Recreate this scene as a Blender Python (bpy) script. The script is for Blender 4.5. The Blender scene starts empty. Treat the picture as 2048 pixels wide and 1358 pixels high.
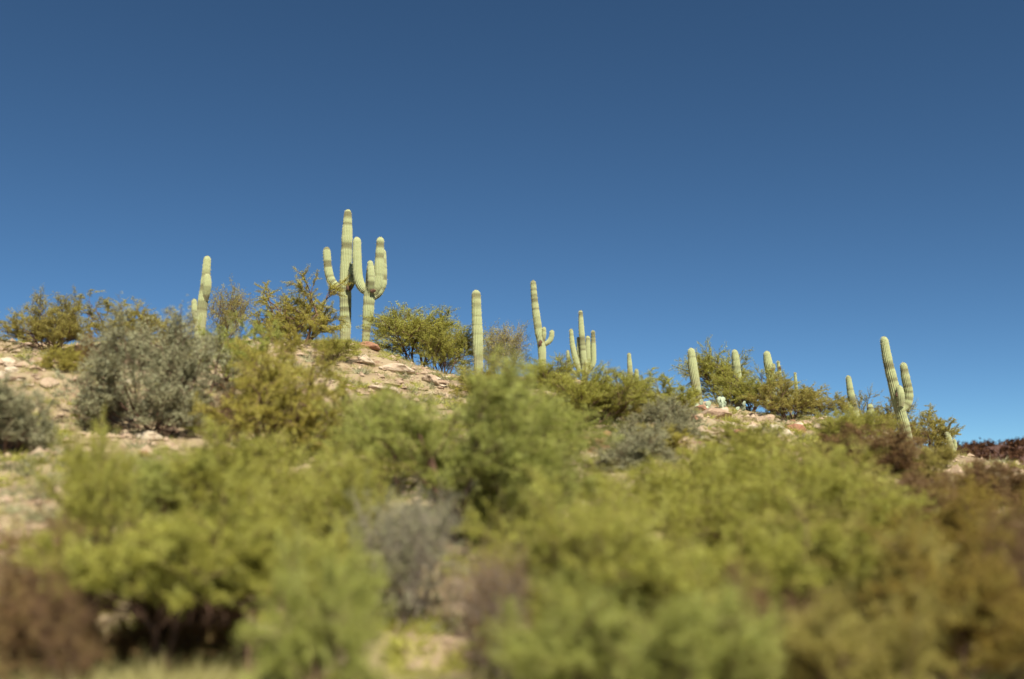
import bpy, math, random
import numpy as np
from mathutils import Vector, Matrix

# ------------------------------------------------------------------ camera, sky, sun, exposure
scene = bpy.context.scene
C = scene.collection
random.seed(4)
RNG = np.random.default_rng(11)

CAM_Z, PITCH, LENS = 1.6, 8.04, 35.0
cam_data = bpy.data.cameras.new('camera')
cam = bpy.data.objects.new('camera', cam_data)
C.objects.link(cam)
cam.location = (0, 0, CAM_Z)
cam.rotation_euler = (math.radians(90 + PITCH), 0, 0)
cam_data.lens, cam_data.sensor_width = LENS, 36.0
cam_data.clip_start, cam_data.clip_end = 0.1, 5000
cam_data.dof.use_dof = True
cam_data.dof.focus_distance = 46.0
cam_data.dof.aperture_fstop = 0.27
scene.camera = cam

SUN_EL, SUN_AZ = math.radians(50), math.radians(160)      # azimuth clockwise from +Y (the view direction)
world = bpy.data.worlds.new('World')
scene.world = world
world.use_nodes = True
wn, wl = world.node_tree.nodes, world.node_tree.links
wn.clear()
sky = wn.new('ShaderNodeTexSky')
sky.sky_type = 'NISHITA'
sky.sun_disc = False
sky.sun_elevation, sky.sun_rotation = SUN_EL, SUN_AZ
sky.altitude, sky.air_density, sky.dust_density, sky.ozone_density = 4200, 0.76, 0.0, 2.0
bg = wn.new('ShaderNodeBackground')
bg.inputs['Strength'].default_value = 0.05
tone = wn.new('ShaderNodeMix')                                   # the film's cooler, greener blue, the same over the whole sky
tone.data_type, tone.blend_type = 'RGBA', 'MULTIPLY'
tone.inputs[0].default_value = 1.0
tone.inputs[7].default_value = (.67, .965, 1.04, 1)
wo = wn.new('ShaderNodeOutputWorld')
wl.new(sky.outputs[0], tone.inputs[6])
wl.new(tone.outputs[2], bg.inputs[0])
wl.new(bg.outputs[0], wo.inputs[0])

sd = bpy.data.lights.new('sun', 'SUN')
sd.energy, sd.angle, sd.color = 5.0, math.radians(0.53), (1.0, 0.93, 0.78)
sun = bpy.data.objects.new('sun', sd)
C.objects.link(sun)
sdir = Vector((math.sin(SUN_AZ) * math.cos(SUN_EL), math.cos(SUN_AZ) * math.cos(SUN_EL), math.sin(SUN_EL)))
sun.rotation_euler = (-sdir).to_track_quat('-Z', 'Y').to_euler()
sun.location = sdir * 60

scene.view_settings.view_transform = 'Standard'
scene.view_settings.look = 'None'
scene.view_settings.gamma = 1.0
scene.view_settings.use_curve_mapping = False
scene.view_settings.exposure = 0.92
scene.cycles.max_bounces = 6
scene.cycles.transparent_max_bounces = 4

# ------------------------------------------------------------------ helpers
F = 2048 * LENS / 36.0
ct, st = math.cos(math.radians(PITCH)), math.sin(math.radians(PITCH))

def ray(px, py):
    xc, yc = (px - 1024) / F, (679 - py) / F
    return np.array([xc, ct - st * yc, st + ct * yc])

def at(px, py, Y):
    """a point of the place seen in that direction, Y metres up the slope"""
    d = ray(px, py)
    k = Y / d[1]
    return np.array([d[0] * k, Y, CAM_Z + d[2] * k])

def mesh_from(name, verts, faces, attrs=None, smooth=False):
    """verts (n,3) array; faces (m,k) int array or list of those"""
    if not isinstance(faces, list):
        faces = [faces]
    me = bpy.data.meshes.new(name)
    verts = np.asarray(verts, np.float32)
    me.vertices.add(len(verts))
    me.vertices.foreach_set('co', verts.ravel())
    idx = np.concatenate([f.ravel() for f in faces]).astype(np.int32)
    tot = np.concatenate([np.full(len(f), f.shape[1], np.int32) for f in faces])
    start = np.concatenate([[0], np.cumsum(tot)[:-1]]).astype(np.int32)
    me.loops.add(len(idx))
    me.loops.foreach_set('vertex_index', idx)
    me.polygons.add(len(tot))
    me.polygons.foreach_set('loop_start', start)
    me.polygons.foreach_set('loop_total', tot)
    me.polygons.foreach_set('use_smooth', np.full(len(tot), smooth))
    for nm, dom, data in (attrs or []):
        a = me.attributes.new(nm, 'FLOAT', dom)
        a.data.foreach_set('value', np.asarray(data, np.float32))
    me.update(calc_edges=True)
    return me

def link(name, me, mat=None, parent=None):
    o = bpy.data.objects.new(name, me)
    C.objects.link(o)
    if mat is not None:
        if not me.materials:
            me.materials.append(mat)
        elif me.materials[0] != mat:
            o.material_slots[0].link = 'OBJECT'
            o.material_slots[0].material = mat
    if parent:
        o.parent = parent
    return o

def tag(o, label=None, cat=None, group=None, kind=None):
    for k, v in (('label', label), ('category', cat), ('group', group), ('kind', kind)):
        if v:
            o[k] = v
    return o

def empty(name, loc, rz=0.0):
    o = bpy.data.objects.new(name, None)
    C.objects.link(o)
    o.location = loc
    o.rotation_euler = (0, 0, rz)
    o.empty_display_size = 0.3
    return o

def hash2(ix, iy, seed):
    n = (ix.astype(np.int64) * 374761393 + iy.astype(np.int64) * 668265263 + seed * 1274126177) & 0x7fffffff
    n = ((n ^ (n >> 13)) * 1274126177) & 0x7fffffff
    return ((n ^ (n >> 16)) & 0xffff) / 65535.0

def vnoise(x, y, seed=0):
    x, y = np.asarray(x, float), np.asarray(y, float)
    ix, iy = np.floor(x), np.floor(y)
    fx, fy = x - ix, y - iy
    fx, fy = fx * fx * (3 - 2 * fx), fy * fy * (3 - 2 * fy)
    a, b = hash2(ix, iy, seed), hash2(ix + 1, iy, seed)
    c, d = hash2(ix, iy + 1, seed), hash2(ix + 1, iy + 1, seed)
    return (a * (1 - fx) + b * fx) * (1 - fy) + (c * (1 - fx) + d * fx) * fy

def fbm(x, y, seed=0, octs=4):
    s, a = 0.0, 0.5
    for i in range(octs):
        s = s + a * (vnoise(np.asarray(x) * 2 ** i, np.asarray(y) * 2 ** i, seed + i) - 0.5)
        a *= 0.5
    return s

# ------------------------------------------------------------------ materials
def new_mat(name):
    m = bpy.data.materials.new(name)
    m.use_nodes = True
    nt = m.node_tree
    nt.nodes.clear()
    out = nt.nodes.new('ShaderNodeOutputMaterial')
    return m, nt, out

def N(nt, t, **kw):
    n = nt.nodes.new('ShaderNode' + t)
    for k, v in kw.items():
        setattr(n, k, v)
    return n

def mix(nt, fac, a, b, mode='MIX'):
    n = nt.nodes.new('ShaderNodeMix')
    n.data_type, n.blend_type = 'RGBA', mode
    for sock, v in ((n.inputs[0], fac), (n.inputs[6], a), (n.inputs[7], b)):
        if hasattr(v, 'is_output'):
            nt.links.new(v, sock)
        elif isinstance(v, (int, float)):
            sock.default_value = v
        else:
            sock.default_value = (*v, 1)
    return n.outputs[2]

def ramp(nt, src, lo, hi):
    r = N(nt, 'MapRange')
    r.inputs[1].default_value, r.inputs[2].default_value = lo, hi
    nt.links.new(src, r.inputs[0])
    return r.outputs[0]

def noise(nt, scale, detail=4, rough=0.6, coord='Object', distort=0.0):
    tc = N(nt, 'TexCoord')
    n = N(nt, 'TexNoise')
    n.inputs['Scale'].default_value, n.inputs['Detail'].default_value = scale, detail
    n.inputs['Roughness'].default_value, n.inputs['Distortion'].default_value = rough, distort
    nt.links.new(tc.outputs[coord], n.inputs['Vector'])
    return n.outputs[0]

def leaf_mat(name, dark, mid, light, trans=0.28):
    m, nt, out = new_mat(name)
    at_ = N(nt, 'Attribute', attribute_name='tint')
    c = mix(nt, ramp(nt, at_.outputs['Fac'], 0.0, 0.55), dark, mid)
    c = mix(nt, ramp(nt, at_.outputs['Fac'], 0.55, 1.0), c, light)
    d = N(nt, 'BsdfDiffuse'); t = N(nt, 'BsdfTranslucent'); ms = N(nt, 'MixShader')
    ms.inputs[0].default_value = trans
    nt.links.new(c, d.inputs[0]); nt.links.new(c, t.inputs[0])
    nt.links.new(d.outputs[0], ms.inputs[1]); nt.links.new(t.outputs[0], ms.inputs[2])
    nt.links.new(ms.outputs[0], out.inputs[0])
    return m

def bark_mat(name, a, b):
    m, nt, out = new_mat(name)
    p = N(nt, 'BsdfPrincipled')
    nt.links.new(mix(nt, ramp(nt, noise(nt, 9), 0.35, 0.65), a, b), p.inputs['Base Color'])
    p.inputs['Roughness'].default_value = 0.85
    nt.links.new(p.outputs[0], out.inputs[0])
    return m

LEAF = {
    'palo':   leaf_mat('palo_verde_leaf', (.205, .185, .036), (.385, .382, .08), (.53, .535, .17), .36),
    'green':  leaf_mat('fresh_green_leaf', (.195, .205, .046), (.365, .39, .10), (.505, .54, .20), .36),
    'olive':  leaf_mat('olive_leaf', (.20, .155, .045), (.365, .325, .088), (.51, .47, .17), .36),
    'yellow': leaf_mat('yellow_green_leaf', (.23, .185, .034), (.41, .37, .08), (.55, .51, .17), .36),
    'grey':   leaf_mat('grey_green_leaf', (.19, .17, .095), (.31, .305, .18), (.45, .46, .30)),
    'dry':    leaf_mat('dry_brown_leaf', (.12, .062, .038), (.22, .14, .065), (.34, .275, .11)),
    'rust':   leaf_mat('brown_olive_leaf', (.16, .09, .024), (.27, .205, .046), (.39, .345, .095)),
    'grass':  leaf_mat('straw_grass', (.24, .21, .075), (.40, .37, .16), (.54, .51, .25), .35),
}
BARK = {
    'green': bark_mat('green_brown_bark', (.10, .085, .03), (.17, .15, .06)),
    'brown': bark_mat('red_brown_bark', (.085, .042, .025), (.15, .085, .055)),
    'grey':  bark_mat('grey_bark', (.17, .13, .11), (.30, .25, .22)),
}

def make_ground_mat(name, sandA, sandB, soil, stone):
    m, nt, out = new_mat(name)
    p = N(nt, 'BsdfPrincipled')
    big = ramp(nt, noise(nt, 0.35, 5, .65, distort=.6), .38, .62)
    c = mix(nt, big, sandA, sandB)
    c = mix(nt, ramp(nt, noise(nt, 1.3, 6, .7), .52, .68), c, soil)
    c = mix(nt, ramp(nt, noise(nt, 7.0, 5, .7), .58, .66), c, stone)
    fine = noise(nt, 30, 4, .7)
    c = mix(nt, ramp(nt, fine, .3, .75), mix(nt, .35, c, (.10, .06, .04)), c)
    nt.links.new(c, p.inputs['Base Color'])
    p.inputs['Roughness'].default_value = 0.95
    b = N(nt, 'Bump'); b.inputs['Strength'].default_value = .8; b.inputs['Distance'].default_value = .06
    nt.links.new(noise(nt, 6, 9, .72), b.inputs['Height'])
    nt.links.new(b.outputs[0], p.inputs['Normal'])
    nt.links.new(p.outputs[0], out.inputs[0])
    return m

GROUND = make_ground_mat('desert_soil', (.27, .20, .115), (.36, .285, .17), (.18, .09, .055), (.42, .355, .24))
FARHILL = make_ground_mat('far_hill_soil', (.065, .026, .018), (.085, .035, .024), (.05, .02, .013), (.10, .045, .03))

def rock_mat(name, a, b, stain):
    m, nt, out = new_mat(name)
    p = N(nt, 'BsdfPrincipled')
    oi = N(nt, 'ObjectInfo')
    c = mix(nt, ramp(nt, noise(nt, 3.2, 6, .7), .35, .68), a, b)
    c = mix(nt, ramp(nt, noise(nt, 1.6, 5, .7, distort=.8), .55, .68), c, stain)
    c = mix(nt, ramp(nt, oi.outputs['Random'], 0, 2.6), c, stain)
    nt.links.new(c, p.inputs['Base Color'])
    p.inputs['Roughness'].default_value = 0.9
    bm = N(nt, 'Bump'); bm.inputs['Strength'].default_value = .7; bm.inputs['Distance'].default_value = .05
    nt.links.new(noise(nt, 7, 8, .7), bm.inputs['Height'])
    nt.links.new(bm.outputs[0], p.inputs['Normal'])
    nt.links.new(p.outputs[0], out.inputs[0])
    return m

ROCK_PALE = rock_mat('pale_rock', (.46, .38, .27), (.58, .52, .40), (.30, .16, .10))
ROCK_PINK = rock_mat('pink_rock', (.33, .235, .16), (.43, .335, .235), (.19, .10, .065))
ROCK_RED = rock_mat('red_rock', (.28, .135, .08), (.36, .20, .12), (.15, .05, .03))

def saguaro_mat():
    m, nt, out = new_mat('saguaro_skin')
    p = N(nt, 'BsdfPrincipled')
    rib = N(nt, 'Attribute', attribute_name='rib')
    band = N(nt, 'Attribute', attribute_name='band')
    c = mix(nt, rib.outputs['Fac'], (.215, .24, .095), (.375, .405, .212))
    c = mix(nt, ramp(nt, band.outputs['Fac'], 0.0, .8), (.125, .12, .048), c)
    c = mix(nt, ramp(nt, noise(nt, 1.1, 4, .6), .58, .78), c, (.30, .25, .12))
    age = N(nt, 'Attribute', attribute_name='age')
    c = mix(nt, mix(nt, 1.0, ramp(nt, age.outputs['Fac'], 0, 1), ramp(nt, noise(nt, 2.6, 5, .7), .35, .6), 'MULTIPLY'), c, (.17, .125, .065))
    nt.links.new(c, p.inputs['Base Color'])
    p.inputs['Roughness'].default_value = .75
    p.inputs['Sheen Weight'].default_value = .25
    nt.links.new(p.outputs[0], out.inputs[0])
    return m
SAGUARO = saguaro_mat()
SPINE = bark_mat('pale_spines', (.34, .30, .17), (.50, .46, .30))
DARK_PATCH = bark_mat('cactus_dark_patch', (.055, .025, .015), (.11, .055, .03))  # dark brown of the small flattened lumps set on the columns
PEAR = bark_mat('prickly_pear_skin', (.27, .33, .22), (.40, .45, .33))

# ------------------------------------------------------------------ terrain
XR = np.array([-60, -15.4, -13.5, -11, -8.2, -6.6, -4.5, -2.4, 1.6, 5.2, 7.9, 11.9, 14, 15.8, 19.5, 26, 60])
HR = np.array([5.6, 6.0, 6.5, 7.3, 7.7, 7.6, 6.9, 6.2, 6.1, 5.6, 5.1, 4.3, 3.5, 2.9, 2.3, 1.9, 1.2])
YR = np.array([30, 30, 33, 38, 41.5, 42, 42, 41, 43, 44, 42.5, 41, 41, 40.5, 42, 44, 46])
def tab(x, ys):
    s = 0
    for d in (-1.0, -.5, 0, .5, 1.0):
        s = s + np.interp(np.asarray(x) + d, XR, ys)
    return s / 5

def height(x, y, detail=True):
    x, y = np.asarray(x, float), np.asarray(y, float)
    H, Yr = tab(x, HR), tab(x, YR)
    t = (y - 11.5) / (Yr - 11.5)
    tc = np.clip(t, 0, None)
    k = 9.0                                                        # a ramp that rounds over at the crest
    S = -np.log(np.exp(-k * tc * 1.06) + np.exp(-k * 1.0)) / k
    S = S - (-np.log(1 + np.exp(-k)) / k)
    S = np.where(t > 1, S - 0.05 * (t - 1) ** 2, S)
    h = (H + .5) * np.clip(S, -.4, 1) - .5 * np.clip((y - 3) / 4, 0, 1)
    bank = 1 / (1 + np.exp(-(y - 12.5) / .7)) * np.exp(-((y - 13.5) / 5.5) ** 2 * (y > 13.5))
    h = h + 0.75 * bank / (1 + np.exp((x + 4.0) / 1.0))            # the cut bank at the left
    if detail:
        a = np.clip((y - 8) / 8, .15, 1)
        h = h + a * (1.0 * fbm(x / 6.0, y / 6.0, 3) + .42 * fbm(x / 1.4, y / 1.4, 9, 4))
        st_ = fbm(x / 3.1, y / 3.1, 21, 3)
        h = h + a * .30 * np.clip(st_ * 6, -1, 1) * .5
    return h

def ground_at(px, py):
    d = ray(px, py)
    Ys = np.arange(6, 70, .12)
    k = Ys / d[1]
    hh = height(d[0] * k, Ys)
    hit = np.nonzero(hh > CAM_Z + d[2] * k)[0]
    if len(hit) == 0:
        return None
    i = hit[0]
    return np.array([d[0] * k[i], Ys[i], hh[i]])

def graded(a, b, fine, far_a, far_b):
    core = np.arange(a, b + 1e-6, fine)
    lo, hi, s = [], [], fine
    v = a
    while v > far_a:
        s *= 1.25; v -= s; lo.append(v)
    s, v = fine, b
    while v < far_b:
        s *= 1.25; v += s; hi.append(v)
    return np.array(lo[::-1] + list(core) + hi)

gx, gy = graded(-22, 24, .17, -900, 900), graded(5, 48, .17, -300, 1500)
X, Yg = np.meshgrid(gx, gy)
Z = height(X, Yg)
far = np.clip((Yg - 60) / 60, 0, 1)
Z = Z * (1 - far) + far * (-1.0)
nx, ny = len(gx), len(gy)
ii = (np.arange(ny - 1)[:, None] * nx + np.arange(nx - 1)[None, :]).ravel()
quads = np.stack([ii, ii + 1, ii + nx + 1, ii + nx], 1)
ground = link('ground', mesh_from('ground', np.stack([X.ravel(), Yg.ravel(), Z.ravel()], 1), quads, smooth=True), GROUND)
tag(ground, 'sandy tan desert hillside of soil and loose stone', kind='structure')

# far hill at the right
hx, hy = np.linspace(20, 420, 200), np.linspace(200, 420, 60)
X, Yg = np.meshgrid(hx, hy)
prof = np.interp(X, [20, 60, 110, 135, 180, 260, 420], [0, 2, 9.5, 12.5, 15.5, 19, 10])
Zh = prof * np.clip(1 - ((Yg - 310) / 105) ** 2, 0, 1) + 2.2 * fbm(X / 14, Yg / 14, 5) - 1.2
ii = (np.arange(59)[:, None] * 200 + np.arange(199)[None, :]).ravel()
hill = link('hill', mesh_from('hill', np.stack([X.ravel(), Yg.ravel(), Zh.ravel()], 1), np.stack([ii, ii + 1, ii + 201, ii + 200], 1), smooth=True), FARHILL)
tag(hill, 'dark red brown hill far behind the slope at the right', kind='structure')

# ------------------------------------------------------------------ plants: skeleton, stems, foliage
def tubes(paths, sides=4):
    """paths: list of (pts (n,3), radii (n,)) -> verts, quads"""
    V, Q, base = [], [], 0
    ang = np.arange(sides) * 2 * math.pi / sides
    for pts, rad in paths:
        d = np.gradient(pts, axis=0)
        d /= np.linalg.norm(d, axis=1, keepdims=True) + 1e-9
        ref = np.where(np.abs(d[:, 2:3]) < .9, np.array([[0, 0, 1.0]]), np.array([[1.0, 0, 0]]))
        u = np.cross(d, ref); u /= np.linalg.norm(u, axis=1, keepdims=True) + 1e-9
        v = np.cross(d, u)
        ring = pts[:, None, :] + rad[:, None, None] * (u[:, None, :] * np.cos(ang)[None, :, None] + v[:, None, :] * np.sin(ang)[None, :, None])
        V.append(ring.reshape(-1, 3))
        n = len(pts)
        i0 = base + (np.arange(n - 1) * sides)[:, None]
        a0, a1 = np.arange(sides)[None, :], (np.arange(sides)[None, :] + 1) % sides
        Q.append(np.stack([i0 + a0, i0 + a1, i0 + sides + a1, i0 + sides + a0], -1).reshape(-1, 4))
        base += n * sides
    return np.concatenate(V), np.concatenate(Q).astype(np.int32)

def rand_dir(rng, d, spread):
    v = rng.normal(size=3)
    v -= v.dot(d) * d
    v /= np.linalg.norm(v) + 1e-9
    r = d * math.cos(spread) + v * math.sin(spread)
    return r / np.linalg.norm(r)

def grow(rng, p, d, length, rad, n=5, wander=.22, up=.05):
    pts = [p]
    for i in range(n - 1):
        d = d + rng.normal(size=3) * wander + np.array([0, 0, up])
        d /= np.linalg.norm(d)
        pts.append(pts[-1] + d * length / (n - 1))
    return np.array(pts), np.linspace(rad, rad * .45, n), d

def make_plant(seed, style, leaves, leaf_len, leaf_w):
    """a shrub about 1 wide and tall; returns (stem mesh, foliage mesh)"""
    rng = np.random.default_rng(seed)
    stems, twigs = [], []
    P = {
        'palo':  dict(n0=(4, 6), tilt=(.15, 1.0), l0=.42, n1=6, l1=.34, s1=.75, n2=6, l2=.20, s2=.8, n3=4, l3=.12, s3=.85, up=.02, r0=.026, floor=.05, b1=.22),
        'fan':   dict(n0=(9, 13), tilt=(.1, .75), l0=.55, n1=5, l1=.34, s1=.45, n2=5, l2=.20, s2=.55, n3=3, l3=.12, s3=.6, up=.06, r0=.013, floor=.03, b1=.2),
        'mound': dict(n0=(14, 18), tilt=(.2, 1.35), l0=.36, n1=5, l1=.24, s1=.6, n2=5, l2=.14, s2=.75, n3=3, l3=.09, s3=.8, up=.03, r0=.012, floor=.0, b1=.15),
        'feather': dict(n0=(6, 9), tilt=(.05, .72), l0=.55, n1=7, l1=.34, s1=.55, n2=6, l2=.22, s2=.55, n3=4, l3=.15, s3=.55, up=.05, r0=.016, floor=.04, b1=.18),
        'shade': dict(n0=(3, 5), tilt=(.1, .6), l0=.62, n1=9, l1=.36, s1=.95, n2=7, l2=.20, s2=.7, n3=4, l3=.13, s3=.7, up=.02, r0=.024, floor=.5, b1=.62),
        'twig':  dict(n0=(8, 11), tilt=(.15, 1.0), l0=.48, n1=6, l1=.32, s1=.6, n2=6, l2=.20, s2=.7, n3=3, l3=.13, s3=.8, up=.04, r0=.013, floor=.02, b1=.2),
    }[style]
    n0 = int(rng.integers(*P['n0']))
    for i in range(n0):
        az = 2 * math.pi * (i + rng.uniform(-.35, .35)) / n0
        tl = rng.uniform(*P['tilt'])
        d = np.array([math.sin(tl) * math.cos(az), math.sin(tl) * math.sin(az), math.cos(tl)])
        p = np.array([.03 * math.cos(az), .03 * math.sin(az), -.03])
        pts, rr, _ = grow(rng, p, d, P['l0'] * rng.uniform(.7, 1.2), P['r0'] * rng.uniform(.7, 1.1), 6, .16, P['up'])
        stems.append((pts, rr))
        for j in range(P['n1']):
            f = rng.uniform(P['b1'], 1.0); k = f * 5; a = int(min(k, 4)); q = pts[a] + (pts[a + 1] - pts[a]) * (k - a)
            dd = rand_dir(rng, (pts[a + 1] - pts[a]) / np.linalg.norm(pts[a + 1] - pts[a]), P['s1'] * rng.uniform(.5, 1.2))
            p1, r1, _ = grow(rng, q, dd, P['l1'] * rng.uniform(.6, 1.2), P['r0'] * .42, 5, .2, P['up'])
            stems.append((p1, r1))
            for k2 in range(P['n2']):
                f = rng.uniform(.25, 1.0); k = f * 4; a = int(min(k, 3)); q = p1[a] + (p1[a + 1] - p1[a]) * (k - a)
                dd = rand_dir(rng, (p1[a + 1] - p1[a]) / np.linalg.norm(p1[a + 1] - p1[a]), P['s2'] * rng.uniform(.5, 1.2))
                p2, r2, _ = grow(rng, q, dd, P['l2'] * rng.uniform(.6, 1.2), P['r0'] * .2, 4, .25, P['up'])
                stems.append((p2, r2)); twigs.append(p2)
                for k3 in range(P['n3']):
                    f = rng.uniform(.2, 1.0); k = f * 3; a = int(min(k, 2)); q = p2[a] + (p2[a + 1] - p2[a]) * (k - a)
                    dd = rand_dir(rng, (p2[a + 1] - p2[a]) / np.linalg.norm(p2[a + 1] - p2[a]), P['s3'] * rng.uniform(.5, 1.2))
                    p3, r3, _ = grow(rng, q, dd, P['l3'] * rng.uniform(.6, 1.2), P['r0'] * .1, 3, .25, .0)
                    stems.append((p3, r3)); twigs.append(p3)
    # normalise into width 1, height 1
    allp = np.concatenate([s[0] for s in stems])
    lo, hi = np.percentile(allp, 1, axis=0), np.percentile(allp, 99, axis=0)
    cx, cy = (lo[0] + hi[0]) / 2 * .5, (lo[1] + hi[1]) / 2 * .5
    sc = np.array([1 / (hi[0] - lo[0]), 1 / (hi[1] - lo[1]), 1 / hi[2]])
    off = np.array([cx, cy, 0])
    fix = lambda a: (a - off) * sc
    stems = [(fix(p), r) for p, r in stems]
    twigs = [fix(t) for t in twigs if True]
    V, Q = tubes(stems, 4)
    sm = mesh_from('stems', V, Q, smooth=True)
    # leaves: slim folded blades along the twigs
    segs_a, segs_b = [], []
    for t in twigs:
        if len(t) == 4:
            segs_a.append(t[2:3]); segs_b.append(t[3:4])
        else:
            segs_a.append(t[:-1]); segs_b.append(t[1:])
    A, B = np.concatenate(segs_a), np.concatenate(segs_b)
    keep = (A[:, 2] > P['floor'])
    A, B = A[keep], B[keep]
    vis = rng.uniform(.3, 1.7, len(A)) ** 1.5
    pick = rng.choice(len(A), size=leaves, p=vis / vis.sum())
    tt = rng.uniform(-.1, 1.15, (leaves, 1))
    c = A[pick] + (B[pick] - A[pick]) * tt + rng.normal(size=(leaves, 3)) * leaf_len * .75
    axis = (B[pick] - A[pick])
    axis /= np.linalg.norm(axis, axis=1, keepdims=True) + 1e-9
    axis = axis + rng.normal(size=(leaves, 3)) * .75 + np.array([0, 0, .15])
    axis /= np.linalg.norm(axis, axis=1, keepdims=True)
    side = np.cross(axis, rng.normal(size=(leaves, 3)))
    side /= np.linalg.norm(side, axis=1, keepdims=True) + 1e-9
    L = leaf_len * rng.uniform(.6, 1.3, (leaves, 1)); W = leaf_w * rng.uniform(.7, 1.3, (leaves, 1))
    v0 = c - axis * L * .5; v1 = c + side * W * .5; v2 = c + axis * L * .5; v3 = c - side * W * .5
    Vl = np.stack([v0 + side * W * .5, v0 - side * W * .5, v2], 1).reshape(-1, 3)
    Vl[:, 2] = np.maximum(Vl[:, 2], .005)
    Fl = np.arange(leaves * 3).reshape(-1, 3)
    twig_t = rng.uniform(0, 1, len(A))
    tint = np.clip(.55 * twig_t[pick] + .45 * rng.uniform(0, 1, leaves), 0, 1)
    fm = mesh_from('foliage', Vl, Fl, attrs=[('tint', 'FACE', tint)])
    return sm, fm

PLANTS = {
    'palo':  [make_plant(101 + i, 'feather', 68000, .019, .0068) for i in range(5)],
    'fan':   [make_plant(201 + i, 'feather', 60000, .020, .0068) for i in range(3)],
    'shade': [make_plant(251 + i, 'shade', 60000, .020, .0075) for i in range(2)],
    'mound': [make_plant(301 + i, 'mound', 60000, .019, .009) for i in range(2)],
    'twig':  [make_plant(401 + i, 'twig', 18000, .020, .008) for i in range(2)],
    'finepalo': [make_plant(501 + i, ('palo', 'feather', 'feather')[i], 84000, .0135, .0068) for i in range(3)],
    'finefan':  [make_plant(601 + i, ('feather', 'fan')[i % 2], 78000, .0135, .0066) for i in range(4)],
}

def shrub(name, cat, style, var, px, py_top, wpx, Y, leaf, bark, label, group, rz=None, depth=1.0):
    if Y > 19 and style in ('palo', 'fan'):
        style = 'fine' + style
    grow_w = 1.28 if Y < 19 else 1.06
    for _ in range(60):                                             # nearer down the slope until it stands tall enough
        top = at(px, py_top, Y)
        x = top[0]; z0 = float(height(x, Y)) - .04
        hgt, w = top[2] - z0, wpx / F * Y * grow_w
        if hgt >= .58 * w or Y < 9:
            break
        Y -= .25
    hgt = max(hgt, .3 * w)
    if Y > 19:
        hgt *= .95
    o = empty(name, (x, Y, z0), random.uniform(-.5, .5) + (math.pi if random.random() < .5 else 0) if rz is None else rz)
    o.scale = (w, w * depth, hgt)
    sm, fm = PLANTS[style][var % len(PLANTS[style])]
    link('trunk' if 'tree' in name else 'stems', sm, BARK[bark], o)
    link('crown' if 'tree' in name else 'foliage', fm, LEAF[leaf], o)
    tag(o, label, cat, group)
    return o

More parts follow.
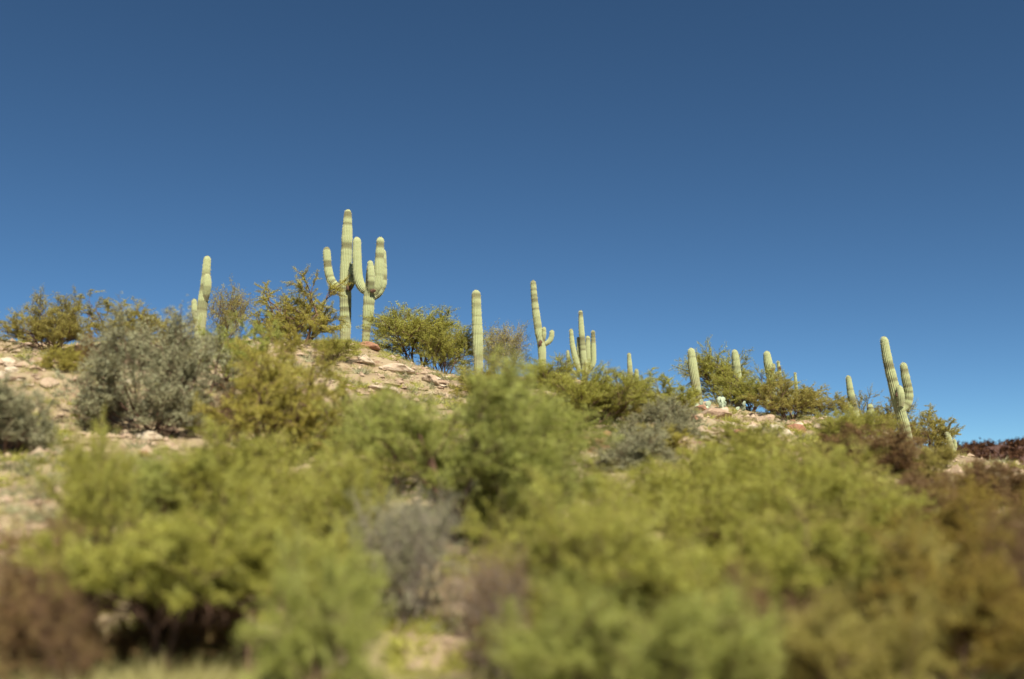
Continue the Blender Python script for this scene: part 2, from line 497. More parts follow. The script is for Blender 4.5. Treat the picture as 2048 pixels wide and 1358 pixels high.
RIDGE, MID, NEAR = 'shrubs along the ridge', 'shrubs on the slope', 'shrubs beside the road'
PV, SH = 'palo_verde_tree', 'desert_shrub'
T, S_ = 'tree', 'shrub'
SHRUBS = [
    # ridge line, left to right
    (SH, S_, 'fan', 0, 105, 588, 180, 29, 'olive', 'brown', 'dark olive shrub on the ridge at the far left above pale rocks', RIDGE),
    (SH, S_, 'fan', 1, 268, 598, 180, 31, 'olive', 'brown', 'olive shrub on the ridge between the far left shrub and leftmost saguaro', RIDGE),
    (SH, S_, 'twig', 0, 455, 572, 95, 39.5, 'olive', 'brown', 'sparse twiggy shrub touching the right side of the leftmost saguaro', RIDGE),
    (PV, T, 'palo', 0, 603, 556, 165, 37, 'yellow', 'brown', 'yellow green tree with bare limbs left of the tallest saguaro', RIDGE),
    (PV, T, 'palo', 1, 835, 610, 180, 41, 'palo', 'brown', 'rounded tree on the ridge right of the two tall armed saguaros', RIDGE),
    (SH, S_, 'fan', 2, 895, 645, 110, 40.5, 'palo', 'brown', 'olive shrub on the ridge just left of the armless saguaro column', RIDGE),
    (SH, S_, 'twig', 1, 1000, 648, 130, 44, 'olive', 'grey', 'wispy shrub on the ridge just right of the armless saguaro column', RIDGE),
    (SH, S_, 'fan', 0, 1098, 712, 110, 40, 'palo', 'brown', 'low shrub at the foot of the leaning saguaro with curled arm', RIDGE),
    (PV, T, 'palo', 2, 1180, 728, 210, 36, 'palo', 'brown', 'yellow green tree below the many stemmed saguaro cluster', RIDGE),
    (SH, S_, 'fan', 1, 1335, 750, 150, 41, 'palo', 'brown', 'bushy shrub on the ridge between the thin two stemmed saguaro and leaning column', RIDGE),
    (SH, S_, 'fan', 2, 1440, 696, 125, 43, 'palo', 'brown', 'tall wispy shrub just right of the leaning column above the prickly pear', RIDGE),
    (SH, S_, 'fan', 0, 1500, 735, 130, 39.5, 'palo', 'brown', 'shrub hiding the foot of the saguaro stub on the right crest', RIDGE),
    (SH, S_, 'fan', 1, 1572, 758, 140, 39.5, 'olive', 'brown', 'shrub below the saguaro stub with dark patch on the right crest', RIDGE),
    (SH, S_, 'fan', 3, 1640, 772, 120, 39.5, 'olive', 'brown', 'loose shrub left of the small leaning saguaro on the right crest', RIDGE),
    (SH, S_, 'fan', 2, 1690, 815, 150, 39, 'palo', 'brown', 'shrub round the foot of the small leaning saguaro on the right crest', RIDGE),
    (SH, S_, 'fan', 0, 1755, 785, 120, 42, 'olive', 'brown', 'shrub left of the foot of the big leaning saguaro at right', RIDGE),
    (SH, S_, 'fan', 1, 1855, 815, 110, 41, 'olive', 'brown', 'shrub right of the foot of the big leaning saguaro at right', RIDGE),
    (SH, S_, 'mound', 0, 1760, 850, 170, 37, 'dry', 'brown', 'dark brown shrub on the slope below the big leaning saguaro', MID),
    (SH, S_, 'fan', 2, 1872, 890, 90, 40, 'olive', 'brown', 'low shrub left of the rightmost small saguaro', RIDGE),
    (SH, S_, 'mound', 1, 1968, 922, 140, 36, 'dry', 'brown', 'brown shrub right of the rightmost small saguaro below the far hill', MID),
    (SH, S_, 'mound', 0, 2045, 925, 140, 33, 'dry', 'brown', 'brown shrub cut by the right edge below the far hill', MID),
    # slope
    (SH, S_, 'mound', 1, 318, 628, 270, 23, 'grey', 'brown', 'large grey green bush on the left slope below the leftmost saguaro', MID),
    (SH, S_, 'mound', 0, 25, 752, 170, 20, 'grey', 'brown', 'grey green bush cut by the left edge above the sandy bank', MID),
    (SH, S_, 'mound', 1, 128, 692, 75, 25.5, 'yellow', 'brown', 'tiny yellow green bush among the pale rocks at the left', MID),
    (SH, S_, 'fan', 0, 175, 668, 55, 27, 'dry', 'brown', 'tiny dark bush on the pale rocks below the ridge at left', MID),
    (SH, S_, 'fan', 1, 470, 632, 150, 27, 'green', 'brown', 'green shrub right of the large grey green bush, under the leftmost saguaro', MID),
    (PV, T, 'palo', 3, 560, 655, 235, 21, 'yellow', 'brown', 'tall yellow green tree on the slope left of the pale slabs', MID),
    (SH, S_, 'fan', 2, 668, 672, 90, 37, 'palo', 'brown', 'shrub at the feet of the two tall armed saguaros', MID),
    (SH, S_, 'mound', 0, 965, 735, 110, 38, 'yellow', 'brown', 'low yellow shrub at the foot of the armless saguaro column', MID),
    (SH, S_, 'mound', 1, 1325, 795, 130, 36, 'grey', 'brown', 'pale grey green bush left of the prickly pear', MID),
    (SH, S_, 'mound', 0, 1262, 848, 150, 28, 'grey', 'brown', 'domed grey green bush beside the dark red rock outcrop', MID),
    (SH, S_, 'mound', 1, 1090, 790, 150, 31, 'green', 'brown', 'green shrub above the dark red rock outcrop', MID),
    (SH, S_, 'fan', 0, 1500, 835, 130, 35, 'palo', 'brown', 'small shrub among the red shadowed boulders at right', MID),
    (SH, S_, 'fan', 1, 1640, 885, 170, 29, 'olive', 'brown', 'olive shrub on the slope below the red shadowed boulders', MID),
    (PV, T, 'palo', 0, 690, 770, 170, 22, 'palo', 'brown', 'tree on the slope in front of the pale slabs below the armed saguaros', MID),
    (PV, T, 'palo', 2, 945, 755, 330, 15.5, 'green', 'brown', 'large bright green tree in the middle below the armless saguaro column', MID),
    (PV, T, 'palo', 1, 800, 800, 200, 18.5, 'green', 'brown', 'green tree left of the large bright green middle tree', MID),
    (PV, T, 'palo', 3, 1060, 865, 190, 15, 'green', 'brown', 'green tree right of the large bright green middle tree', MID),
    (PV, T, 'palo', 0, 1330, 930, 280, 16, 'palo', 'brown', 'yellow green tree below the domed grey green bush', MID),
    (PV, T, 'palo', 1, 1515, 895, 330, 15.5, 'palo', 'brown', 'broad yellow green tree below the red shadowed boulders', MID),
    (SH, S_, 'fan', 1, 1690, 960, 230, 15, 'palo', 'brown', 'bushy shrub right of the broad yellow green tree', MID),
    (SH, S_, 'mound', 0, 1775, 955, 200, 24, 'dry', 'brown', 'purplish brown shrub on the bare slope at the right', MID),
    (SH, S_, 'fan', 2, 1960, 985, 250, 16, 'rust', 'brown', 'brownish olive shrub near the right edge below the ridge', MID),
    (PV, T, 'palo', 4, 208, 865, 125, 13.2, 'palo', 'brown', 'round yellow green tree standing against the sandy bank at left', MID),
    (SH, S_, 'fan', 0, 350, 905, 200, 16.5, 'green', 'brown', 'shrub below the large grey green bush, right of the sandy bank tree', MID),
    (PV, T, 'palo', 3, 465, 865, 240, 15.5, 'palo', 'brown', 'tree below the large grey green bush at centre left', MID),
    (PV, T, 'palo', 1, 625, 915, 250, 13.5, 'palo', 'brown', 'yellow green tree at centre left below the slope trees', MID),
    (SH, S_, 'twig', 1, 810, 985, 200, 12.8, 'grey', 'grey', 'greyish twiggy shrub in the middle foreground', NEAR),
    (SH, S_, 'fan', 3, 1160, 775, 110, 36.5, 'palo', 'brown', 'olive green shrub directly above the dark red overhanging boulder', MID),
    (SH, S_, 'fan', 1, 1245, 778, 110, 39, 'olive', 'brown', 'shrub at the foot of the thin two stemmed saguaro', MID),
    (SH, S_, 'mound', 0, 1325, 850, 110, 31, 'yellow', 'brown', 'low yellowish bush right of the domed grey green bush', MID),
    (SH, S_, 'mound', 1, 1410, 885, 130, 28, 'palo', 'brown', 'low bush below the tilted boulder under the prickly pears', MID),
    (SH, S_, 'mound', 0, 1690, 868, 110, 35, 'dry', 'brown', 'brown bush right of the pale boulder beside the crest shrubs', MID),
    (SH, S_, 'mound', 1, 1835, 900, 90, 37, 'olive', 'brown', 'olive bush at the base of the biggest right saguaro', MID),
    (SH, S_, 'twig', 1, 1840, 945, 150, 28, 'dry', 'brown', 'brown twiggy bush below the biggest right saguaro', MID),
    (SH, S_, 'mound', 1, 1905, 960, 150, 25, 'rust', 'brown', 'brownish olive bush below the rightmost small saguaro', MID),
    (SH, S_, 'fan', 2, 1700, 930, 140, 25, 'olive', 'brown', 'olive shrub left of the purplish brown shrub on the bare right slope', MID),
    (SH, S_, 'mound', 0, 222, 770, 80, 25, 'grey', 'brown', 'small grey bush touching the left side of the large grey green bush', MID),
    (SH, S_, 'twig', 0, 475, 760, 140, 22.5, 'dry', 'brown', 'brown twiggy bush between the large grey green bush and the tall yellow tree', MID),
    (SH, S_, 'fan', 0, 1560, 905, 130, 26, 'palo', 'brown', 'shrub directly below the pale block of rock', MID),
    # near the road
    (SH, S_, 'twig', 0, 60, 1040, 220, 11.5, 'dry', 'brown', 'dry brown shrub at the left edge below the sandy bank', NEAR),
    (PV, T, 'shade', 0, 335, 975, 280, 10.9, 'palo', 'brown', 'leaning tree over the deep shade at lower left', NEAR),
    (PV, T, 'shade', 1, 520, 1005, 260, 11.2, 'palo', 'brown', 'tree right of the deep shade at lower left', NEAR),
    (SH, S_, 'fan', 1, 660, 1085, 200, 9.4, 'green', 'brown', 'green shrub left of the bare sand strip at the bottom', NEAR),
    (SH, S_, 'twig', 1, 985, 1095, 150, 9.8, 'dry', 'grey', 'brown twiggy shrub right of the bare sand strip at the bottom', NEAR),
    (PV, T, 'palo', 3, 1120, 985, 300, 11.2, 'palo', 'brown', 'broad tree right of the greyish twiggy shrub in the foreground', NEAR),
    (SH, S_, 'fan', 2, 1150, 1165, 220, 8.8, 'green', 'brown', 'green shrub at the bottom edge right of the brown twiggy shrub', NEAR),
    (PV, T, 'palo', 1, 1290, 1030, 330, 10.2, 'palo', 'brown', 'yellow green tree at bottom centre right', NEAR),
    (SH, S_, 'fan', 0, 1385, 1190, 250, 8.3, 'green', 'brown', 'low green shrub at the bottom edge of centre right', NEAR),
    (PV, T, 'shade', 1, 1545, 1030, 310, 11.0, 'palo', 'brown', 'dense tree with dark gaps at lower right', NEAR),
    (PV, T, 'palo', 2, 1760, 1040, 310, 11.2, 'olive', 'brown', 'olive tree at lower right beside the brownish corner shrub', NEAR),
    (SH, S_, 'fan', 1, 1690, 1190, 260, 8.6, 'olive', 'brown', 'olive shrub at the bottom edge below the dense tree', NEAR),
    (SH, S_, 'fan', 2, 1925, 1075, 280, 9.6, 'rust', 'brown', 'brownish shrub at the lower right corner', NEAR),
    (SH, S_, 'twig', 0, 1500, 1130, 110, 9.4, 'dry', 'brown', 'dead brown bush in front of the dense tree with dark gaps', NEAR),
    (SH, S_, 'twig', 1, 1620, 1190, 110, 9.0, 'dry', 'brown', 'dead brown bush at the bottom edge left of the olive shrub', NEAR),
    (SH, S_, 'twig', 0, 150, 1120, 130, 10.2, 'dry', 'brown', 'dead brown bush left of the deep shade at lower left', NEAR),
    (SH, S_, 'mound', 0, 365, 1140, 210, 11.9, 'dry', 'brown', 'dark brown bush added to deepen the shade at lower left', NEAR),  # added bush, its brown enlarges the shaded pocket under the leaning tree
    (SH, S_, 'mound', 1, 75, 1165, 200, 10.6, 'dry', 'brown', 'low brown bush added as dark shade in front of the dry shrub at the left edge', NEAR),  # added too, dark foliage standing in for shade by the left edge
    (SH, S_, 'twig', 0, 2045, 1020, 160, 10.5, 'dry', 'brown', 'dark twiggy shrub cut by the right edge', NEAR),
]
for s in SHRUBS:
    shrub(*s)

# ------------------------------------------------------------------ saguaros
RIBS = 17
def catmull(P, n):
    P = np.asarray(P, float)
    E = np.vstack([2 * P[0] - P[1], P, 2 * P[-1] - P[-2]])
    out = []
    for i in range(len(P) - 1):
        p0, p1, p2, p3 = E[i:i + 4]
        for t in np.linspace(0, 1, n, endpoint=False):
            out.append(.5 * ((2 * p1) + (-p0 + p2) * t + (2 * p0 - 5 * p1 + 4 * p2 - p3) * t * t + (-p0 + 3 * p1 - 3 * p2 + p3) * t ** 3))
    out.append(P[-1])
    return np.array(out)

def column_mesh(name, pts, rads, seed):
    """ribbed fluted column along pts (base first) with a domed tip"""
    rng = np.random.default_rng(seed)
    q = catmull(np.hstack([pts, np.asarray(rads)[:, None]]), 24)
    s = np.concatenate([[0], np.cumsum(np.linalg.norm(np.diff(q[:, :3], axis=0), axis=1))])
    n = max(int(s[-1] / .07), 8)
    u = np.linspace(0, s[-1], n)
    rt = q[-1, 3]
    u = np.unique(np.concatenate([u[u < s[-1] - rt * 1.3], s[-1] - rt * 1.3 * (1 - np.sin(np.linspace(0, math.pi / 2, 8)))]))
    pth = np.stack([np.interp(u, s, q[:, k]) for k in range(4)], 1)
    d = np.gradient(pth[:, :3], axis=0); d /= np.linalg.norm(d, axis=1, keepdims=True)
    U = np.array([1.0, 0, 0]); A = []
    for i in range(len(u)):
        U = U - U.dot(d[i]) * d[i]; U = U / np.linalg.norm(U); A.append(U)
    A = np.array(A); B = np.cross(d, A)
    e = np.clip((s[-1] - u) / (rt * 1.3), 0, 1)
    dome = np.sqrt(np.clip(1 - (1 - e) ** 2, 0.004, 1))
    bandn = vnoise(u * 3.6, np.full_like(u, seed * 1.7), seed) * .45 + vnoise(u * 8.0, np.full_like(u, seed * 2.3), seed + 5) * .55
    rr = pth[:, 3] * dome * (1 + .13 * (bandn - .5) + .10 * (vnoise(u * .8, np.full_like(u, seed * 3.1), seed + 9) - .5))
    m = RIBS * 4
    th = np.arange(m) * 2 * math.pi / m
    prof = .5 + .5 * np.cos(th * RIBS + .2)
    rad = rr[:, None] * (.87 + .15 * prof[None, :] ** .8)
    V = pth[:, None, :3] + rad[..., None] * (A[:, None] * np.cos(th)[None, :, None] + B[:, None] * np.sin(th)[None, :, None])
    # spines: three from each areole down every rib crest
    cr = np.arange(RIBS) * 4
    pos = V[::2][:, cr].reshape(-1, 3)
    outw = pos - np.repeat(pth[::2, :3], RIBS, 0)
    outw /= np.linalg.norm(outw, axis=1, keepdims=True) + 1e-9
    pos, outw = np.repeat(pos, 3, 0), np.repeat(outw, 3, 0)
    dv = outw + rng.normal(size=outw.shape) * .55
    dv /= np.linalg.norm(dv, axis=1, keepdims=True)
    sv = np.cross(dv, rng.normal(size=dv.shape)); sv /= np.linalg.norm(sv, axis=1, keepdims=True)
    ln = rng.uniform(.03, .06, (len(dv), 1))
    SV = np.stack([pos - outw * .004 - sv * .0035, pos - outw * .004 + sv * .0035, pos + dv * ln], 1).reshape(-1, 3)
    spines = mesh_from('spines', SV, np.arange(len(SV)).reshape(-1, 3))
    k = len(u)
    V = np.vstack([V.reshape(-1, 3), pth[-1:, :3] + d[-1:] * .01])
    i = np.arange(k - 1)[:, None] * m + np.arange(m)[None, :]
    j = np.arange(k - 1)[:, None] * m + (np.arange(m)[None, :] + 1) % m
    Q = np.stack([i, j, j + m, i + m], -1).reshape(-1, 4)
    a = (k - 1) * m + np.arange(m)
    Tn = np.stack([a, (k - 1) * m + (np.arange(m) + 1) % m, np.full(m, k * m)], 1)
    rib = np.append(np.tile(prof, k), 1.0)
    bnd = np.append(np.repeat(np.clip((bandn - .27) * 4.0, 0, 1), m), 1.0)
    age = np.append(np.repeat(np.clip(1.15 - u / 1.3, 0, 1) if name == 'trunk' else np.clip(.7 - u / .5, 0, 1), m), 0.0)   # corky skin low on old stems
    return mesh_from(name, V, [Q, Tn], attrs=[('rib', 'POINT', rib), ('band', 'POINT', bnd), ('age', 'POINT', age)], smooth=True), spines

def lump_mesh(name, seed, sx, sy, sz, rough=.25, sub=2):
    import bmesh
    bm = bmesh.new()
    bmesh.ops.create_icosphere(bm, subdivisions=sub, radius=1)
    rng = np.random.default_rng(seed)
    cuts = [(rng.normal(size=3), rng.uniform(.5, .88)) for _ in range(13)]
    for v in bm.verts:
        c = np.array(v.co)
        for nrm, dd in cuts:
            nn = nrm / np.linalg.norm(nrm)
            e = c.dot(nn) - dd
            if e > 0:
                c = c - nn * e * .97
        c = c * (1 + rough * (fbm(c[0] * 2 + seed, c[1] * 2 + c[2] * 3.1, seed, 3)))
        v.co = (c[0] * sx, c[1] * sy, c[2] * sz)
    me = bpy.data.meshes.new(name)
    bm.to_mesh(me); bm.free()
    return me

def saguaro(label, Y, trunk, arms=(), dark_patches=(), seed=1):
    """trunk / arms: lists of (px, py, radius_px[, dy]) from tip to base"""
    bx = at(trunk[-1][0], trunk[-1][1], Y)
    zb = float(height(bx[0], Y)) - .08
    k = Y / F
    root = empty('saguaro_cactus', (bx[0], Y, zb))
    loc = np.array([bx[0], Y, zb])
    P = [at(t[0], t[1], Y) - loc for t in trunk]
    R = [t[2] * k for t in trunk]
    if P[-1][2] > .12:
        dirn = (P[-1] - P[-2]); slope = dirn[:2] / (dirn[2] - 1e-6)
        P.append(np.array([P[-1][0], P[-1][1], 0.0])); R.append(R[-1] * .92)
        if P[-2][2] > .8:
            P.insert(-1, np.array([P[-1][0], P[-1][1], P[-2][2] * .45])); R.insert(-1, R[-1])
    else:
        P[-1][2] = 0.0
    me, sp = column_mesh('trunk', np.array(P[::-1]), R[::-1], seed)
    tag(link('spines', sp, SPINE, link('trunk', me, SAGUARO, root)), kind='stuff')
    for n, a in enumerate(arms):
        Pa = [at(t[0], t[1], Y) + np.array([0, t[3] if len(t) > 3 else 0, 0]) - loc for t in a]
        Ra = [t[2] * k for t in a]
        Pa = [np.array([p[0], p[1], max(p[2], .05)]) for p in Pa]
        me, sp = column_mesh('arm', np.array(Pa[::-1]), Ra[::-1], seed * 7 + n + 3)
        tag(link('spines', sp, SPINE, link('arm', me, SAGUARO, root)), kind='stuff')
    for n, (sx, sy, w, h, dy) in enumerate(dark_patches):
        o = link('scar', lump_mesh('scar', seed + n, w * k, w * k * .6, h * k), DARK_PATCH, root)
        o.location = Vector(at(sx, sy, Y) + np.array([0, dy, 0]) - loc)
    tag(root, label, 'cactus', 'saguaros on the ridge')
    return root

saguaro('leftmost saguaro, slightly leaning with a short arm hugging its right side', 36,
        [(415, 512, 7), (411, 560, 9), (405, 610, 10), (400, 660, 10)],
        [[(417, 549, 6, -.15), (417, 575, 8, -.15), (412, 600, 6, -.05)],
         [(390, 599, 5, -.1), (391, 625, 6, -.1), (394, 648, 5), (399, 655, 4)]], seed=2)
saguaro('tallest saguaro with a curved arm raised on its left', 42,
        [(696, 419, 8), (694, 480, 10.5), (691, 560, 11.5), (691, 620, 11.5), (690, 690, 10)],
        [[(653, 494, 7), (656, 535, 8), (662, 560, 8.5), (673, 573, 8), (688, 580, 6)],
         [(707, 530, 7, -.25), (707, 556, 8.5, -.3), (702, 573, 7, -.2), (694, 584, 5, -.05)]],
        [(700, 579, 6, 9, -.33), (702, 535, 2, 14, -.3)], seed=3)
saguaro('stout saguaro with a cluster of raised arms right of the tallest one', 41,
        [(742, 528, 8), (741, 560, 10), (739, 590, 12), (736, 630, 10.5), (732, 672, 7.5)],
        [[(714, 474, 8), (714, 520, 9.5), (717, 557, 9.5), (725, 577, 8.5), (738, 586, 6)],
         [(761, 474, 7), (759, 520, 9), (757, 560, 9.5), (751, 582, 8), (741, 592, 6)],
         [(765, 497, 6, .15), (765, 535, 8, .15), (764, 565, 8.5, .15), (756, 586, 7.5, .1), (743, 597, 6)],
         [(742, 524, 5, -.28), (744, 550, 7, -.3), (744, 570, 7, -.28), (740, 590, 5, -.1)]],
        [(747, 584, 8, 6, -.3), (738, 566, 3.5, 8, -.3)], seed=4)
saguaro('straight armless saguaro column in the middle of the ridge', 40,
        [(952, 580, 9), (953, 620, 10), (955, 670, 10.5), (957, 735, 9)], seed=5)
saguaro('leaning saguaro with one short curled arm on its right', 43,
        [(1066, 561, 5.5), (1070, 610, 7), (1077, 660, 8), (1083, 690, 8), (1085, 735, 7)],
        [[(1104, 660, 4.5), (1103, 673, 5), (1098, 683, 5), (1084, 692, 4)],
         [(1088, 655, 3.5, -.1), (1088, 668, 4.5, -.12), (1086, 684, 4, -.05)]],
        [(1081, 686, 5, 9, -.15)], seed=6)
saguaro('many stemmed saguaro cluster with a tall middle stem', 43,
        [(1161, 621, 4), (1163, 660, 5.5), (1166, 700, 6), (1169, 745, 5.5)],
        [[(1142, 658, 3.5), (1145, 690, 5), (1151, 718, 5.5), (1158, 742, 4)],
         [(1136, 700, 3, .1), (1137, 720, 4, .1), (1141, 738, 4, .1), (1154, 748, 3)],
         [(1157, 673, 2.5, .2), (1158, 700, 4, .2), (1162, 735, 4, .1)],
         [(1176, 671, 4.5, .1), (1177, 700, 6, .1), (1177, 725, 6, .1), (1170, 744, 4)],
         [(1186, 661, 4), (1187, 700, 5), (1186, 728, 5), (1173, 747, 4)]], seed=7)
saguaro('thin small saguaro with a shorter stem on its right, right of the cluster', 45,
        [(1258, 706, 3.5), (1260, 740, 5), (1263, 785, 5)],
        [[(1273, 738, 3.5), (1273, 758, 4.5), (1270, 772, 4), (1264, 782, 3)]], seed=8)
saguaro('leaning armless saguaro standing above the pale prickly pear', 40,
        [(1382, 696, 6.5), (1386, 735, 9), (1392, 770, 9), (1399, 810, 7)], seed=9)
saguaro('saguaro stub rising from shrubs, next right of the column above the prickly pear', 40.5,
        [(1469, 699, 5.5), (1472, 725, 8), (1476, 765, 8)], seed=10)
saguaro('saguaro stub with a dark patch on its right side on the right crest', 40.5,
        [(1533, 702, 6), (1536, 725, 8), (1541, 750, 8), (1545, 790, 7)],
        [[(1545, 728, 3, -.12), (1545, 738, 4, -.14), (1541, 747, 4, -.1)]],
        [(1541, 741, 5.5, 5, -.17)], seed=11)
saguaro('thin saguaro with a dark spot near its top on the right crest', 41,
        [(1556, 722, 2.5), (1559, 745, 3.5), (1564, 780, 4)], (), [(1559, 738, 3.5, 6, -.05)], seed=12)
saguaro('thinnest bare saguaro pole on the right crest', 41,
        [(1590, 745, 2.2), (1592, 770, 3), (1596, 810, 3)], seed=13)
saguaro('small leaning saguaro with a stubby left arm left of the biggest right one', 40,
        [(1696, 751, 5), (1702, 790, 7), (1709, 820, 7.5), (1716, 850, 7)],
        [[(1696, 804, 3, -.1), (1698, 815, 4.5, -.12), (1705, 828, 4, -.05)]], seed=14)
saguaro('big leaning saguaro with a raised arm on its right at the right end', 39,
        [(1767, 673, 7), (1775, 720, 9.5), (1787, 770, 10.5), (1798, 815, 11), (1811, 860, 10), (1825, 925, 8)],
        [[(1806, 725, 6.5), (1811, 755, 8.5), (1817, 785, 9), (1815, 806, 8.5), (1802, 824, 6)],
         [(1793, 772, 5, -.25), (1795, 790, 7.5, -.3), (1797, 812, 7, -.2)]],
        [(1789, 790, 4.5, 6, -.32)], seed=15)
saguaro('rightmost small saguaro with a low arm below the far hill', 40,
        [(1894, 863, 4.5), (1899, 885, 6), (1910, 925, 5.5)],
        [[(1909, 878, 3, .05), (1911, 893, 4, .05), (1905, 908, 3.5)]], seed=16)
saguaro('tiny saguaro stub between the two leaning saguaros at right', 41,
        [(1740, 808, 5), (1742, 830, 6.5), (1744, 860, 6)], seed=17)

# ------------------------------------------------------------------ prickly pears
def pad_mesh(seed):
    import bmesh
    bm = bmesh.new()
    bmesh.ops.create_uvsphere(bm, u_segments=14, v_segments=8, radius=.5)
    for v in bm.verts:
        t = v.co.z + .5
        w = .55 + .45 * min(1, t * 1.6)
        v.co.x *= w; v.co.y *= .16; v.co.z += .48
    me = bpy.data.meshes.new('pad'); bm.to_mesh(me); bm.free()
    for p in me.polygons:
        p.use_smooth = True
    return me
PAD = pad_mesh(1)
def pear(px, py, n, label, seed, size=.25):
    rng = random.Random(seed)
    g = ground_at(px, py)
    root = empty('prickly_pear_cactus', g - np.array([0, 0, .05]))
    ends = []
    for i in range(n):
        o = link('pad', PAD, PEAR, root)
        s = size * rng.uniform(.75, 1.15)
        if i < 9 or not ends:
            p = Vector((rng.uniform(-.55, .55), rng.uniform(-.3, .3), 0))
        else:
            p = rng.choice(ends)
        o.rotation_euler = (rng.uniform(-.5, .5), rng.uniform(-.75, .75), rng.uniform(-.9, .9))
        o.location, o.scale = p, (s, s, s)
        m = o.rotation_euler.to_matrix()
        for k in (-.3, .25):
            ends.append(p + m @ Vector((k * s, 0, .85 * s)))
    tag(root, label, 'cactus', 'prickly pears among the rocks')
pear(1420, 822, 20, 'pale prickly pear clump below the leaning armless saguaro', 3)
pear(1462, 820, 12, 'low pale prickly pear on the edge of the red boulder, right of the bigger clump', 5, .2)

# ------------------------------------------------------------------ boulders
BOULD = [lump_mesh('boulder', 50 + i, 1, .8 + .1 * (i % 3), .62 + .12 * (i % 2), .35, 3) for i in range(6)]
def boulder(px, py, wpx, mat, label, group, flat=1.0, rz=None, tilt=0.0, lift=.12):
    g = ground_at(px, py)
    if g is None:
        return
    o = link('boulder', BOULD[random.randrange(6)], mat)
    r = wpx / F * g[1] * .5
    o.scale = (r, r, r * flat)
    o.location = Vector(g) + Vector((0, 0, r * flat * lift))
    o.rotation_euler = (random.uniform(-.2, .2), tilt + random.uniform(-.15, .15), random.uniform(0, 6.28) if rz is None else rz)
    tag(o, label, 'boulder', group)

SPECIAL = [
    (1165, 842, 95, ROCK_RED, 'dark red overhanging boulder above the domed grey green bush', .7, .0, -.2),
    (1195, 890, 85, ROCK_RED, 'dark red boulder left of the domed grey green bush', .55, .4, .2),
    (1205, 925, 85, ROCK_PALE, 'pale white boulder below the dark red boulders', .6, .2, .25),
    (1430, 838, 95, ROCK_PINK, 'big tilted red sided boulder under the prickly pears', .75, .2, -.35),
    (1385, 842, 40, ROCK_RED, 'small red boulder left of the tilted boulder under the prickly pears', .8, None, .1),
    (1530, 842, 50, ROCK_PINK, 'pinkish boulder between the prickly pears and the pale block', .8, None, .1),
    (1552, 868, 60, ROCK_PALE, 'pale block of rock at the foot of the right boulders', .7, None, .1),
    (1588, 862, 50, ROCK_RED, 'red wedge shaped boulder right of the pale block of rock', .8, None, .4),
    (1640, 858, 50, ROCK_PALE, 'pale boulder highest on the right beside the crest shrubs', .7, None, 0),
    (738, 697, 48, ROCK_RED, 'flat red rock at the foot of the stout armed saguaro', .55, .4, .2),
    (668, 878, 55, ROCK_PALE, 'pale rock showing between trees at centre left', .7, None, 0),
    (300, 880, 60, ROCK_PALE, 'pale rock right of the sandy bank tree', .7, None, 0),
    (292, 915, 40, ROCK_RED, 'red rock on the bank right of the sandy bank tree', .9, None, .2),
    (730, 725, 58, ROCK_PALE, 'pale slab just below the flat red rock', .62, .5, .25),
    (800, 745, 80, ROCK_PALE, 'long pale slab below the rounded ridge tree', .5, .3, .22),
    (865, 765, 60, ROCK_PINK, 'pinkish slab right of the long pale slab', .6, -.4, .3),
    (770, 785, 75, ROCK_PALE, 'wide pale slab lowest of those under the armed saguaros', .55, .8, .15),
    (180, 800, 60, ROCK_PALE, 'rounded pale boulder left of the large grey green bush', .8, None, 0),
    (100, 775, 50, ROCK_PINK, 'pinkish boulder right of the grey green bush at left edge', .8, None, 0),
]
for px, py, w, m, lab, fl, rz, tl in SPECIAL:
    boulder(px, py, w, m, lab, None, fl, rz, tl)
rr_ = random.Random(8)
COL = {ROCK_PALE: 'pale', ROCK_PINK: 'pinkish', ROCK_RED: 'dark red'}
def strew(n, x0, x1, y0, y1, w0, w1, mats, zones, group, f0, f1):
    for i in range(n):
        px, py, w, m, f = rr_.uniform(x0, x1), rr_.uniform(y0, y1), rr_.uniform(w0, w1) , rr_.choice(mats), rr_.uniform(f0, f1)
        zone = [z for e, z in zones if px <= e][0]
        size = 'small' if w < (w0 + w1) * .5 else 'middling'
        boulder(px, py, w, m, '%s %s rock %s' % (size, COL[m], zone), group, f)
strew(54, 0, 250, 664, 775, 14, 46, [ROCK_PALE, ROCK_PALE, ROCK_PINK, ROCK_PINK],
      [(85, 'at the left edge of the rocky left slope'), (165, 'below the far left ridge shrub'), (999, 'beside the large grey green bush')], 'rocks of the left slope', .6, .9)
strew(40, 690, 930, 700, 800, 14, 40, [ROCK_PALE, ROCK_PINK, ROCK_PINK],
      [(770, 'below the stout armed saguaro'), (850, 'below the rounded ridge tree'), (999, 'left of the armless saguaro column')], 'rocks strewn below the armed saguaros', .4, .8)
strew(48, 1340, 1680, 808, 895, 14, 42, [ROCK_PALE, ROCK_PINK, ROCK_RED, ROCK_PINK],
      [(1450, 'round the prickly pears'), (1560, 'left of the red wedge shaped boulder'), (1999, 'right of the red wedge shaped boulder')], 'rocks of the right outcrop', .6, .9)
strew(16, 1110, 1230, 815, 930, 14, 36, [ROCK_RED, ROCK_RED, ROCK_PINK],
      [(1170, 'left of the dark red outcrop'), (1999, 'beside the domed grey green bush')], 'rocks of the dark red outcrop', .5, .9)
strew(22, 1640, 1960, 900, 990, 12, 34, [ROCK_PINK, ROCK_PALE, ROCK_RED],
      [(1790, 'on the bare slope left of the biggest right saguaro'), (1999, 'on the bare slope below the rightmost small saguaro')], 'rocks of the right slope', .5, .9)

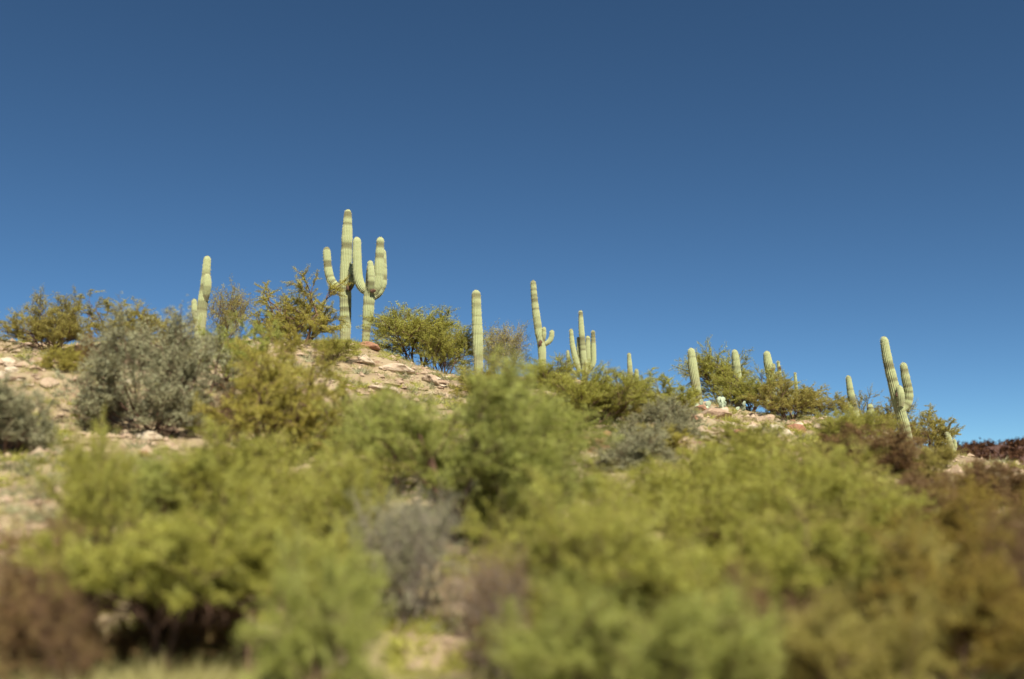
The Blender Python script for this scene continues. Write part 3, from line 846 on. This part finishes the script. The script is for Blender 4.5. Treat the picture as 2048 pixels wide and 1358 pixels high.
# ------------------------------------------------------------------ ground cover: stones, grass, low plants
def scatter(n, seed, x0, x1, y0, y1, thr=None):
    rng = np.random.default_rng(seed)
    y = y0 + (y1 - y0) * rng.uniform(0, 1, n) ** 1.0
    x = rng.uniform(-1, 1, n) * (y * .60 + 2)
    if thr is not None:
        m = fbm(x / 2.2, y / 2.2, seed + 40, 3) > thr
        x, y = x[m], y[m]
    return x, y, height(x, y), rng

x, y, z, rng = scatter(16000, 5, 0, 0, 8, 46, -.08)
n = len(x)
oct_ = np.array([[1, 0, 0], [0, 1, 0], [-1, 0, 0], [0, -1, 0], [0, 0, 1], [0, 0, -.6], [.7, .7, .5], [-.7, .6, .4]], float)[:6]
tri = np.array([[0, 1, 4], [1, 2, 4], [2, 3, 4], [3, 0, 4], [1, 0, 5], [2, 1, 5], [3, 2, 5], [0, 3, 5]])
sz = rng.uniform(.03, .09, n) * rng.choice([.8, 1, 1, 1.6, 2.6], n)
a = rng.uniform(0, 6.28, n)
v = oct_[None] * rng.uniform(.6, 1.3, (n, 6, 3)) * sz[:, None, None] * np.array([1, .8, .6])
ca, sa = np.cos(a)[:, None], np.sin(a)[:, None]
v = np.stack([v[..., 0] * ca - v[..., 1] * sa, v[..., 0] * sa + v[..., 1] * ca, v[..., 2]], -1)
v += np.stack([x, y, z + sz * .1], 1)[:, None]
st_me = mesh_from('loose_stones', v.reshape(-1, 3), (tri[None] + np.arange(n)[:, None, None] * 6).reshape(-1, 3))
tag(link('loose_stones', st_me, ROCK_PINK), 'loose tan stones scattered over the hillside', kind='stuff')

def tufts(name, nt, per, seed, y0, y1, thr, hgt, spread, width, mat, label):
    x, y, z, rng = scatter(nt, seed, 0, 0, y0, y1, thr)
    k = len(x)
    tsz = rng.uniform(.5, 1.3, k)
    X0 = np.repeat(np.stack([x, y, z], 1), per, 0)
    ts = np.repeat(tsz, per)[:, None]
    m = k * per
    d = np.stack([rng.normal(0, spread, m), rng.normal(0, spread, m), rng.uniform(.35, 1, m)], 1)
    d /= np.linalg.norm(d, axis=1, keepdims=True)
    L = hgt * rng.uniform(.5, 1.2, (m, 1)) * ts
    b = X0 + np.concatenate([rng.normal(0, .35 * hgt, (m, 2)) * ts, np.full((m, 1), -.02)], 1)
    sd_ = np.cross(d, rng.normal(size=(m, 3))); sd_ /= np.linalg.norm(sd_, axis=1, keepdims=True)
    V = np.stack([b - sd_ * width, b + sd_ * width, b + d * L], 1).reshape(-1, 3)
    tint = np.clip(np.repeat(rng.uniform(0, 1, k), per) * .6 + rng.uniform(0, .4, m), 0, 1)
    me = mesh_from(name, V, np.arange(m * 3).reshape(-1, 3), attrs=[('tint', 'FACE', tint)])
    tag(link(name, me, mat), label, kind='stuff')

tufts('dry_grass', 9000, 34, 31, 7.5, 46, -.05, .22, .45, .006, LEAF['grass'], 'dry straw coloured grass tufts over the hillside')
tufts('low_ground_plants', 4200, 60, 57, 9, 46, -.01, .27, .9, .012, LEAF['palo'], 'low green ground plants covering the hillside')
tufts('grey_ground_plants', 2600, 60, 77, 12, 46, .0, .28, .9, .013, LEAF['grey'], 'low grey green ground plants covering the hillside')

tufts('roadside_grass', 900, 60, 91, 8.5, 11.0, -.05, .42, .5, .007, LEAF['grass'], 'pale straw grass beside the road at the bottom')

# far scrub on the distant hill
rng = np.random.default_rng(6)
k, per = 1400, 40
xs, ys = rng.uniform(60, 330, k), rng.uniform(215, 312, k)
zs = np.interp(xs, [20, 60, 110, 135, 180, 260, 420], [0, 2, 9.5, 12.5, 15.5, 19, 10]) * np.clip(1 - ((ys - 310) / 105) ** 2, 0, 1) + 2.2 * fbm(xs / 14, ys / 14, 5) - 1.2
c = np.repeat(np.stack([xs, ys, zs + .6], 1), per, 0) + rng.normal(size=(k * per, 3)) * np.array([.9, .9, .55])
V = (c[:, None] + rng.normal(size=(k * per, 3, 3)) * .35).reshape(-1, 3)
me = mesh_from('distant_scrub', V, np.arange(k * per * 3).reshape(-1, 3), attrs=[('tint', 'FACE', rng.uniform(0, .6, k * per))])
tag(link('distant_scrub', me, leaf_mat('far_scrub_leaf', (.05, .024, .014), (.085, .045, .025), (.12, .075, .04), .15)), 'dark scrub covering the far hill at right', kind='stuff')
